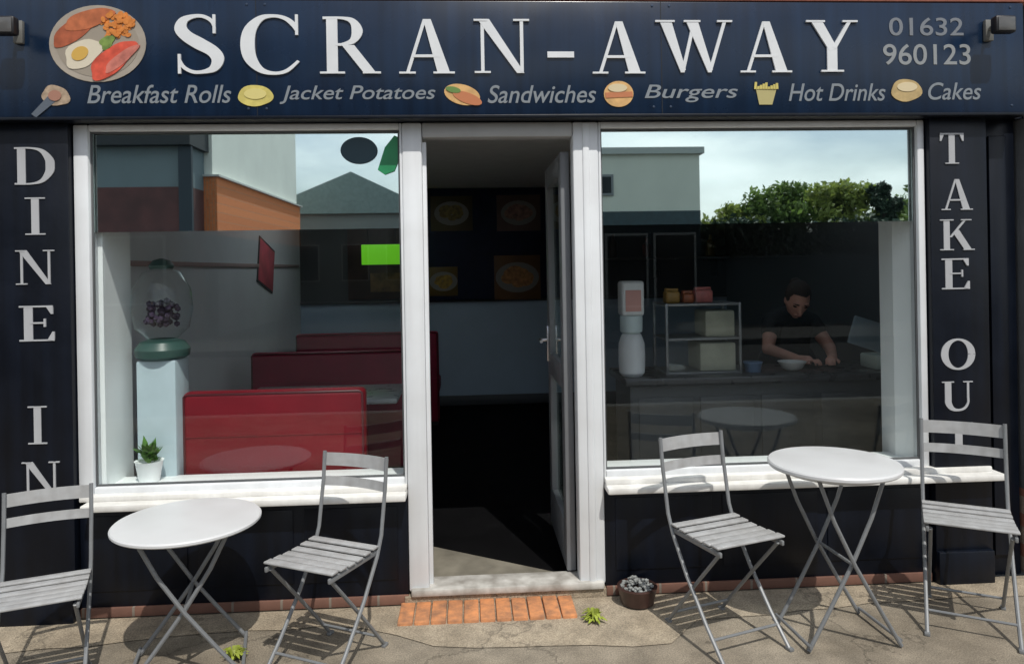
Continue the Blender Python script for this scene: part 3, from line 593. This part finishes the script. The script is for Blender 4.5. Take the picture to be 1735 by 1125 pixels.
# menu board on the back wall with food photographs
mbd = thing('menu_board', 'large dark menu board with four dim food pictures seen through the doorway', 'menu board', (0, RY - .03, 0))
a, b = W(722, 512, RY - .03), W(925, 318, RY - .03)
MB().box((a.x, 0, a.z), (b.x, .025, b.z), .006).build('board', mat('board_black', (.010, .016, .040), .5, spec=.2, var=.2), mbd)
for nm, (x0, y0, x1, y1), cc in (('food_photo', (730, 332, 800, 392), (.17, .12, .035)), ('food_photo', (842, 330, 915, 392), (.26, .14, .11)), ('food_photo', (728, 452, 775, 502), (.30, .18, .02)), ('food_photo', (838, 432, 915, 508), (.36, .16, .05))):
    p, q = W(x0, y1, RY - .03), W(x1, y0, RY - .03)
    ph = MB().box((p.x, -.004, p.z), (q.x, .001, q.z), .001).build(nm, mat('photo_ground_%.3f' % cc[1], tuple(v * .35 for v in cc), .5, var=.3, scale=3), mbd)
    mx_, mz_, rr = (p.x + q.x) / 2, (p.z + q.z) / 2, min(q.x - p.x, q.z - p.z) * .43
    disc = lambda cx, cz, r, k=24: [(cx + r * 1.15 * cos(a), cz + r * .8 * sin(a)) for a in np.linspace(0, 2 * pi, k + 1)[:-1]]
    MB().prism(disc(mx_, mz_, rr), -.0045, -.006).build('plate', mat('photo_plate', (.20, .19, .17), .5), ph, False)
    fd = MB()
    for k in range(7): a = k * 2.4; fd.prism(disc(mx_ + rr * .45 * cos(a), mz_ + rr * .3 * sin(a), rr * random.uniform(.25, .45), 12), -.0062, -.0068 - .0002 * k)
    fd.build('dish', mat('food_%.3f%.3f' % (cc[0], cc[1]), cc, .5, var=.5, scale=25), ph, False)
# a second one behind the lime sign
mb2 = thing('wall_menu', 'brown and orange menu picture on back wall below the lime sign', 'menu board', (0, RY - .03, 0))
a, b = W(590, 508, RY - .03), W(692, 385, RY - .03)
MB().box((a.x, 0, a.z), (b.x, .02, b.z), .005).build('board', mat('board_brown', (.035, .016, .012), .5, var=.5, scale=4), mb2)
a, b = W(628, 495, RY - .03), W(680, 462, RY - .03); MB().box((a.x, -.004, a.z), (b.x, .001, b.z)).build('food_photo', mat('food_mustard', (.13, .07, .02), .5, var=.6, scale=9), mb2, False)

# ================================================================== INSIDE: serving counter and what stands on it
CT = .875
co = thing('serving_counter', 'dark grey serving counter with black worktop behind the right window', 'counter', (0, 0, .03))
MB().box((.93, .92, CT - .075), (RX1 - .01, 1.45, CT - .03), .008).build('worktop', mat('black_worktop', (.045, .047, .052), .3, var=.2, scale=12), co)
MB().box((.97, .98, 0), (RX1 - .01, 1.42, CT - .076)).build('front_panel', mat('counter_grey', (.075, .08, .085), .5, var=.12, scale=4), co, False)
f = MB()
for k in range(5): x = 1.02 + k * .38; f.box((x, .970, .08), (x + .33, .9795, .72), .006)
f.build('panel_board', MATS['counter_grey'], co)
CT += .03 - .03
# stack of white tubs
q0, q1 = W(1048, 618, 1.05), W(1092, 470, 1.05); cx = (q0.x + q1.x) / 2
cu = thing('cup_dispenser', 'tall white cup dispenser with pink patch at left end of counter', 'dispenser', (cx, 1.06, CT))
MB().lathe([(.06, 0), (.078, .02), (.082, .10), (.080, .20), (.062, .25), (.055, .26)], n=32).build('lower_tub', WHITE, cu)
MB().lathe([(.052, .261), (.068, .275), (.070, .36), (.066, .372)], n=32).build('middle_tub', mat('tub_pale_blue', (.58, .68, .70), .4), cu)
MB().box((-.070, -.07, .373), (.070, .07, .585), .018, seg=3).build('upper_box', WHITE, cu)
MB().box((-.048, -.074, .40), (.048, -.069, .53), .002).build('pink_patch', mat('patch_pink', (.62, .33, .30), .5), cu)
# glass display cabinet
q0, q1 = W(1118, 625, 1.2), W(1240, 500, 1.2)
cw = (q1.x - q0.x) / 2
dc = thing('display_cabinet', 'small glass counter cabinet with orange and pink packets on top', 'cabinet', ((q0.x + q1.x) / 2, 1.2, CT))
fr = MB()
for x in (-cw, cw - .016):
    for y in (-.16, .144): fr.box((x, y, 0), (x + .016, y + .016, .44), .002)
for z in (0, .21, .424): fr.box((-cw + .002, -.158, z), (cw - .002, .158, z + .014), .002)
fr.build('cabinet_frame', mat('cabinet_metal', (.20, .21, .22), .35, metal=.4), dc)
MB().box((-cw + .004, -.155, .015), (cw - .004, -.151, .423)).build('front_glass', GLASS, dc, False)
def pastry(n, x0, z, m):
    g = MB()
    for i in range(n): g.ball((x0 + i * .085, -.04 + .05 * (i % 2), z + .035), .042, 1, 1.2, .75, 2)
    return tag(g.build('bread_roll', m, dc), kind='stuff')
MB().box((-.02, -.14, .016), (cw - .03, .12, .19), .012).build('cream_carton', mat('cream_card', (.42, .40, .31), .6, var=.15), dc)
MB().box((.02, -.13, .226), (cw - .03, .10, .39), .012).build('cream_carton', MATS['cream_card'], dc)
def packet(x, w_, h_, c, label, nm):
    o = tag(MB().box((-w_ / 2, -.045, 0), (w_ / 2, .045, h_), .012, seg=2).box((-w_ / 2 + .004, -.02, h_ - .004), (w_ / 2 - .004, .02, h_ + .018), .005).build('snack_packet', mat(nm, c, .35, var=.25, scale=20), None, True, (dc.location.x + x, 1.15, CT + .4385)), label, 'packet', 'snack packets on the cabinet'); return o
packet(-.17, .09, .075, (.30, .17, .03), 'ochre yellow snack packet on the cabinet, leftmost of three', 'pack_ochre')
packet(-.07, .07, .06, (.34, .09, .03), 'dark orange snack packet between ochre and pink packets on the cabinet', 'pack_orange')
packet(.03, .11, .08, (.46, .13, .12), 'pinkish red snack packet on the cabinet, rightmost of three', 'pack_pink')
# bowl, blue tub, till
q = W(1340, 640, 1.12)
bw = tag(MB().lathe([(.03, 0), (.06, .015), (.085, .055), (.088, .058), (.080, .052), (.05, .018), (0, .016)], n=32).build('mixing_bowl', mat('bowl_white', (.70, .69, .66), .35), None, True, (q.x, 1.1, CT - .03 + .0305)), 'white bowl on the counter under the hands of the worker', 'bowl')
q = W(1276, 640, 1.1)
tag(MB().lathe([(.045, 0), (.055, .05), (.06, .055), (.06, .062), (.01, .066)], n=28).build('plastic_tub', mat('tub_blue', (.14, .22, .36), .4), None, True, (q.x, 1.1, CT + .0005)), 'small blue lidded plastic tub on the counter left of the bowl', 'tub')
q = W(1478, 612, 1.1)
ti = thing('card_till', 'pale till with slanted screen at the right end of counter', 'till', (q.x, 1.12, CT))
MB().box((-.02, -.10, .0), (.16, .10, .09), .015).build('till_body', mat('till_pale', (.55, .62, .56), .4), ti)
MB().box((-.16, -.012, .06), (.10, .012, .24), .008, Matrix.Translation((-.02, 0, .06)) @ Matrix.Rotation(radians(18), 4, 'Y')).build('screen', mat('till_blue_grey', (.26, .33, .38), .35), ti)
# shelf with bottles and extractor hood at the back of the kitchen
sh = thing('wall_shelf', 'long dark wall shelf behind the counter at the back', 'shelf', (0, RY - .28, 1.62))
MB().box((1.2, 0, 0), (2.9, .27, .03), .004).build('shelf_board', mat('shelf_dark', (.06, .055, .05), .6), sh)
for x in (1.4, 2.1, 2.75): MB().prism([(0, 0), (.02, 0), (.02, -.2), (0, -.2)], .02, .26).build('bracket', BLACK, sh, False, (x, 0, 0))
def bottle(x, h, r, c, label, nm):
    tag(MB().lathe([(r * .9, 0), (r, .01), (r, h * .62), (r * .4, h * .78), (r * .36, h), (.004, h)], n=20).build('bottle', mat(nm, c, .3), None, True, (x, RY - .15, 1.6505)), label, 'bottle', 'bottles on the back shelf')
bottle(1.62, .26, .045, (.05, .03, .02), 'dark brown bottle on the back shelf, furthest left', 'btl_brown'); bottle(2.0, .22, .05, (.12, .03, .025), 'dull red bottle in the middle of the back shelf', 'btl_red'); bottle(2.72, .24, .05, (.20, .13, .03), 'mustard yellow bottle at the right of the back shelf', 'btl_mustard')
hd = thing('extractor_hood', 'dark metal extractor hood above the kitchen behind the right window', 'hood', (2.0, 3.2, 2.05))
MB().zprism([(-.7, -.4), (.7, -.4), (.7, .4), (-.7, .4)], 0, .12).build('canopy', mat('hood_metal', (.10, .105, .11), .35, metal=.5, var=.2), hd, False)
MB().box((-.25, -.2, .121), (.25, .2, .405)).build('duct', MATS['hood_metal'], hd, False)

# ------------------------------------------------------------------ the worker
def person():
    o = thing('person', 'person in a black t-shirt and apron leaning over the counter with head bowed', 'person', (2.30, 1.75, .03))
    J = {}; E_ = []
    def v(n, p, r): J[n] = (Vector(p) - Vector((2.30, 1.75, .03)), r)
    v('pel', (2.34, 1.90, .88), .125); v('wst', (2.335, 1.86, .98), .115); v('cst', (2.32, 1.79, 1.09), .125); v('upc', (2.312, 1.735, 1.16), .095); v('nk', (2.308, 1.67, 1.215), .050); v('hd', (2.304, 1.64, 1.25), .055)
    v('sl', (2.165, 1.73, 1.135), .058); v('el', (2.085, 1.60, .955), .041); v('wl', (2.175, 1.33, .915), .029); v('pl', (2.215, 1.265, .915), .030)
    v('sr', (2.46, 1.73, 1.13), .058); v('er', (2.53, 1.60, .955), .041); v('wr', (2.415, 1.33, .92), .029); v('pr', (2.372, 1.262, .918), .030)
    v('hl', (2.25, 1.87, .84), .10); v('kl', (2.25, 1.83, .48), .068); v('al', (2.25, 1.87, .10), .042); v('tl', (2.24, 1.70, .065), .036)
    v('hr', (2.43, 1.87, .84), .10); v('kr', (2.43, 1.86, .48), .068); v('ar', (2.43, 1.89, .10), .042); v('tr', (2.44, 1.72, .065), .036)
    ed = [('pel', 'wst'), ('wst', 'cst'), ('cst', 'upc'), ('upc', 'nk'), ('nk', 'hd'), ('upc', 'sl'), ('sl', 'el'), ('el', 'wl'), ('wl', 'pl'), ('upc', 'sr'), ('sr', 'er'), ('er', 'wr'), ('wr', 'pr'),
          ('pel', 'hl'), ('hl', 'kl'), ('kl', 'al'), ('al', 'tl'), ('pel', 'hr'), ('hr', 'kr'), ('kr', 'ar'), ('ar', 'tr')]
    def skin(names, edges, scale, extra=None, voxel=.006):
        mb = MB()
        for n in names: mb.ball(J[n][0], J[n][1] * scale(n), sub=3)
        for a, b in edges:
            A, B_, ra, rb = J[a][0], J[b][0], J[a][1] * scale(a), J[b][1] * scale(b)
            mb.tube([A.lerp(B_, k / 4) for k in range(5)], ra, 20, rb)
        if extra: extra(mb)
        m2 = bpy.data.meshes.new('x'); mb.bm.to_mesh(m2); mb.bm.free()
        t = bpy.data.objects.new('x', m2); COL.objects.link(t); rm = t.modifiers.new('r', 'REMESH'); rm.mode = 'VOXEL'; rm.voxel_size = voxel; rm.use_smooth_shade = True
        sm = t.modifiers.new('sm', 'SMOOTH'); sm.iterations = 5; sm.factor = .5; bpy.context.view_layer.update()
        m3 = bpy.data.meshes.new_from_object(t.evaluated_get(bpy.context.evaluated_depsgraph_get())); bpy.data.objects.remove(t); return m3
    org = Vector((2.30, 1.75, .03)); HC = Vector((2.303, 1.60, 1.295)) - org
    tilt = Matrix.Rotation(radians(38), 4, 'X') @ Matrix.Rotation(radians(-8), 4, 'Z')     # bowed towards the counter
    def hp(x, y, z): return HC + (tilt @ Vector((x, y, z)).to_4d()).to_3d()
    def extra(mb):
        mb.ball(HC, .098, .80, .98, 1.16, 4, tilt)
        mb.ball(hp(0, -.035, -.065), .062, .80, .85, .80, 3, tilt)            # jaw
        mb.ball(hp(0, -.052, -.105), .024, 1, .8, .7, 2, tilt)               # chin
        mb.ball(hp(0, -.106, -.030), .018, .95, 1.3, 1.1, 2, tilt)           # nose
        mb.tube([hp(0, -.085, .02), hp(0, -.112, -.025)], .011, 8)
        mb.ball(hp(0, -.092, -.066), .019, 1.35, .7, .5, 2, tilt)           # lips
        for s in (-1, 1):
            mb.ball(hp(s * .079, .008, -.01), .024, .4, .8, 1.25, 2, tilt)     # ears
            mb.ball(hp(s * .034, -.088, .030), .020, 1.3, .7, .45, 2, tilt)   # brow
        for w_, p_, s in (('wl', 'pl', -1), ('wr', 'pr', 1)):
            a, b = J[w_][0], J[p_][0]; d = (b - a).normalized(); side = d.cross(Vector((0, 0, 1))).normalized(); c = b + d * .008
            mb.ball(b - d * .006, .040, .95, .95, .42, 3, Matrix.Rotation(atan2(d.y, d.x), 4, 'Z'))
            for k in range(4):
                o0 = c + side * (-.026 + k * .0175) + d * .02; L = (.060, .072, .068, .052)[k]
                mb.tube([o0, o0 + d * L * .5 + Vector((0, 0, .005)), o0 + d * L * .78 + Vector((0, 0, -.010)), o0 + d * L * .86 + Vector((0, 0, -.030))], .0088, 8, .007)
            th = side * (.032 if s < 0 else -.032)
            mb.tube([b + th * .8 - d * .01, b + th * 1.5 + d * .02 + Vector((0, 0, -.008)), b + th * 1.4 + d * .045 + Vector((0, 0, -.018))], .0105, 8, .0085)
    m3 = skin(list(J), ed, lambda n: 1.0, extra, .0055)
    m3.materials.clear(); m3.materials.append(SKIN); b = bpy.data.objects.new('body', m3); COL.objects.link(b); b.parent = o
    # t-shirt with short sleeves
    for s, e_ in (('l', 'el'), ('r', 'er')):
        p = J['s' + s][0].lerp(J[e_][0], .36); J['m' + s] = (p, .056)
    J['nb'] = (J['upc'][0].lerp(J['nk'][0], .55), .066)
    tn = ['pel', 'wst', 'cst', 'upc', 'nb', 'sl', 'ml', 'sr', 'mr']
    te = [('pel', 'wst'), ('wst', 'cst'), ('cst', 'upc'), ('upc', 'nb'), ('upc', 'sl'), ('sl', 'ml'), ('upc', 'sr'), ('sr', 'mr')]
    m4 = skin(tn, te, lambda n: 1.13 if n not in ('nb',) else 1, None, .009); m4.materials.clear(); m4.materials.append(SHIRT)
    t = bpy.data.objects.new('t_shirt', m4); COL.objects.link(t); t.parent = o
    ln = ['pel', 'hl', 'kl', 'al', 'hr', 'kr', 'ar']; le = [('pel', 'hl'), ('hl', 'kl'), ('kl', 'al'), ('pel', 'hr'), ('hr', 'kr'), ('kr', 'ar')]
    m5 = skin(ln, le, lambda n: 1.18, None, .01); m5.materials.clear(); m5.materials.append(mat('dark_jeans', (.02, .025, .04), .9, var=.2)); t = bpy.data.objects.new('trousers', m5); COL.objects.link(t); t.parent = o
    # apron bib over the chest
    a = MB(); N = 9
    for i in range(N):
        for k in range(8):
            def P_(i, k):
                x = -.11 + .22 * i / N; tt = k / 8; c = J['pel'][0].lerp(J['cst'][0], tt * 1.05); return Vector((c.x + x, c.y - sqrt(max(.001, .0225 - (x * .75) ** 2)) - .012, c.z))
            a.quad([P_(i, k), P_(i + 1, k), P_(i + 1, k + 1), P_(i, k + 1)])
    bmesh.ops.remove_doubles(a.bm, verts=a.bm.verts[:], dist=1e-5); bmesh.ops.solidify(a.bm, geom=a.bm.faces[:], thickness=.004)
    a.build('apron', mat('apron_charcoal', (.05, .052, .055), .9, var=.2, scale=20), o)
    h = MB(); h.ball(hp(0, .018, .030), .103, .84, .98, 1.06, 4, tilt)
    for v_ in list(h.bm.verts):
        q = tilt.inverted() @ (v_.co - HC).to_4d()
        if q.y < -.045 and q.z < .075: v_.co += (tilt @ Vector((0, .055, .02)).to_4d()).to_3d()
    h.ball(hp(.0, .115, .05), .045, 1, .9, 1, 3)
    h.build('hair', HAIR, o)
    for s in (-1, 1): MB().tube([hp(s * .018, -.098, .030), hp(s * .034, -.100, .036), hp(s * .052, -.088, .030)], .0045, 6).build('eyebrow', HAIR, o)
    MB().tube([hp(-.022, -.098, -.064), hp(0, -.1045, -.067), hp(.022, -.098, -.064)], .0035, 6).build('lips', mat('lip', (.34, .12, .10), .5), o)
    for s in (-1, 1): MB().ball(hp(s * .034, -.081, .007), .0125, 1.3, 1, .55, 2, tilt).build('eye', mat('eye_dark', (.05, .035, .03), .2), o)
person()

# ================================================================== OPPOSITE SIDE OF THE STREET (seen as reflections)
def windows_on(par, xs, z0, z1, y, w_, m, fm):
    for x in xs:
        f = MB().box((x - .06, y, z0 - .06), (x + w_ + .06, y + .05, z1 + .06), .01).build('window', fm, par, False)
        MB().box((x, y + .048, z0), (x + w_, y + .056, z1)).build('pane', m, f, False)
DG = mat('dark_window', (.02, .025, .03), .08); PW = mat('painted_trim', (.6, .6, .58), .5)
o = thing('slate_grey_building', 'dark slate grey building with brown shopfront reflected at the left', 'building', (-9.6, -14.2, 0))
MB().box((-4, -7, 3.6), (3.1, 0, 4.55)).build('wall', mat('teal_grey_render', (.17, .22, .24), .8, var=.1, scale=1), o, False)
MB().box((-4, -6.98, 0), (3.1, .02, 3.6)).build('shopfront', mat('brown_shopfront', (.11, .042, .04), .7, var=.3, scale=2), o, False)
MB().box((-4.2, -7.2, 4.55), (3.22, .25, 9.5)).build('eaves', mat('dark_slate', (.03, .035, .04), .7, var=.2), o, False)
MB().box((2.9, .021, 0), (3.2, .12, 4.54)).build('corner_pier', mat('dark_navy_pier', (.03, .045, .06), .7), o, False)
windows_on(o, (-3, -.8, 1.2), .9, 2.4, .021, 1.3, DG, PW)
o = thing('white_gable_building', 'white rendered building above an orange brick ground floor reflected at left', 'building', (-6.3, -15.2, 0))
MB().zprism([(0, 0), (.0, -9), (-6, -9), (-6, 0)], 4.0, 8).build('upper_wall', mat('white_render', (.82, .84, .78), .8, var=.05, scale=1), o, False)
MB().zprism([(.12, .05), (.12, -9), (-6, -9), (-6, .05)], 2.5, 3.95).build('brick_band', brick_mat('orange_brick', (.85, .28, .10), (.74, .23, .08), (.55, .32, .2), rot=(pi / 2, 0, pi / 2)), o, False)
MB().zprism([(.2, .12), (.2, -9.1), (-6, -9.1), (-6, .12)], 3.951, 3.999).build('string_course', PW, o, False)
MB().zprism([(.10, .03), (.10, -9), (-6, -9), (-6, .03)], 0, 2.499).build('shopfront', mat('dark_grey_shopfront', (.05, .055, .06), .6, var=.2), o, False)
o = thing('grey_hall', 'low pale grey hall with teal roof reflected beside the round sticker', 'building', (-3.5, -27, 0))
MB().box((-4.5, -6, 0), (1.6, 0, 3.9)).build('wall', mat('grey_hall_wall', (.20, .225, .225), .8, var=.1, scale=.6), o, False)
MB().prism([(-4.8, 3.9), (1.9, 3.9), (1.9, 4.1), (-1.2, 5.6), (-4.8, 4.1)], .2, -6.2).build('roof', mat('teal_roof', (.20, .27, .27), .7, var=.1), o, False)
windows_on(o, (-3.6, -1.6, .2), 1.2, 2.6, .001, 1.0, DG, PW)
o = thing('pale_flat_roofed_building', 'pale greenish flat roofed building reflected at left of right window', 'building', (3.2, -14.4, 0))
MB().box((-.2, -7, 2.9), (2.55, 0, 4.30)).build('wall', mat('pale_green_render', (.62, .66, .58), .8, var=.06, scale=1), o, False)
MB().box((-.3, -7.1, 4.30), (2.65, .1, 4.46)).build('parapet', mat('parapet_grey', (.42, .46, .44), .8), o, False)
MB().box((-.2, -6.98, 0), (2.55, .03, 2.9)).build('shopfront', mat('dark_teal_shopfront', (.02, .045, .055), .5, var=.2), o, False)
windows_on(o, (.05,), 3.35, 3.75, .001, .28, DG, mat('trim_grey', (.2, .22, .23), .6))
windows_on(o, (.2, 1.4), .6, 2.3, .031, .95, DG, PW)

hm = mat('hedge_leaf', (.03, .055, .03), .7, var=.5, scale=6); tm = mat('tree_leaf', (.13, .20, .045), .6, var=.5, scale=2.5); tm2 = mat('tree_leaf_yellow', (.22, .27, .06), .6, var=.5, scale=2.5)
BARK = mat('bark', (.06, .045, .035), .9, var=.3)
def translucent(m, f=.4):
    t = m.node_tree; b = t.nodes['Principled BSDF']; d = t.nodes.new('ShaderNodeBsdfTranslucent'); x = t.nodes.new('ShaderNodeMixShader'); x.inputs[0].default_value = f
    if b.inputs['Base Color'].links: t.links.new(b.inputs['Base Color'].links[0].from_socket, d.inputs[0])
    t.links.new(b.outputs[0], x.inputs[1]); t.links.new(d.outputs[0], x.inputs[2]); t.links.new(x.outputs[0], t.nodes['Material Output'].inputs[0])
for m_ in (tm, tm2): translucent(m_, .45)
translucent(LEAF, .3)
rng = np.random.RandomState(3)
def leafcloud(clumps, n, size):
    """many small leaf quads spread through overlapping clumps"""
    V, Fc = [], []
    tot = sum(c[3] ** 2 for c in clumps)
    for cx, cy, cz, r in clumps:
        k = int(n * r * r / tot); d = rng.normal(size=(k, 3)); d /= np.linalg.norm(d, axis=1)[:, None]; rad = r * (rng.rand(k) ** .45) * (.75 + .35 * rng.rand(k)); P = np.array([cx, cy, cz]) + d * rad[:, None] * [1, 1, .85]
        for p in P:
            a = rng.normal(size=3); a /= np.linalg.norm(a); b = np.cross(a, rng.normal(size=3)); b /= np.linalg.norm(b) + 1e-9; s = size * (.6 + .8 * rng.rand()); i = len(V)
            V += [p - a * s, p + b * s * .5, p + a * s, p - b * s * .5]; Fc.append((i, i + 1, i + 2, i + 3))
    me = bpy.data.meshes.new('crown'); me.from_pydata([tuple(x) for x in V], [], Fc); return me
def tree(x, y, h, r, label, m, n=3600, slim=1.0):
    o = thing('tree', label, 'tree', (x, y, -.1), 0, 'trees across the street')
    MB().tube([(0, 0, 0), (.05, .02, h * .3), (.0, .05, h * .55), (.06, .0, h * .8)], .16, 10, .05).tube([(.03, .02, h * .42), (r * .4, .1, h * .62)], .06, 8, .03).tube([(.03, .02, h * .40), (-r * .4, -.1, h * .6)], .06, 8, .03).build('trunk', BARK, o)
    cl = []
    for i in range(11):
        a = rng.rand() * 2 * pi; q = rng.rand() ** .6; cl.append((r * .72 * q * cos(a), r * .72 * q * sin(a), h * (.50 + .36 * rng.rand()), r * (.30 + .22 * rng.rand()) * slim))
    cl.append((0, 0, h * .86, r * .32)); me = leafcloud(cl, n, .11); me.materials.append(m); c = bpy.data.objects.new('crown', me); COL.objects.link(c); c.parent = o
tree(7.0, -20, 3.9, 1.1, 'low dark green tree reflected next to the pale flat roofed building', tm)
tree(8.7, -20.5, 3.95, 1.25, 'yellow green bushy tree in the middle of the reflected tree line', tm2)
tree(10.8, -21, 4.75, 1.6, 'broad mid green tree, tallest of the reflected tree line', tm, 5000)
tree(12.3, -20, 4.6, 1.3, 'rounded yellow green tree right of the tallest reflected tree', tm2)
tree(13.1, -19, 4.6, .65, 'narrow dark tree at far right of the reflected tree line', hm, 3000, .8)
tree(15.0, -20, 4.6, 1.5, 'wide green tree at the right end of the reflected row', tm)
me = leafcloud([(x, -18.5, z + .25 * sin(x * 1.7), .9) for x in np.arange(6.2, 17, .6) for z in (1.2, 2.1)], 22000, .10); me.materials.append(hm); hg = bpy.data.objects.new('hedge', me); COL.objects.link(hg); tag(hg, 'long dark hedge reflected below the trees in the right window', 'hedge')
tag(MB().box((5.9, -17.6, -.2), (18, -17.35, 1.7)).box((5.85, -17.65, 1.7), (18.05, -17.3, 1.78), .02).build('garden_wall', mat('dark_garden_wall', (.05, .075, .085), .8, var=.2)), 'low dark blue grey garden wall in front of the reflected hedge', 'wall')
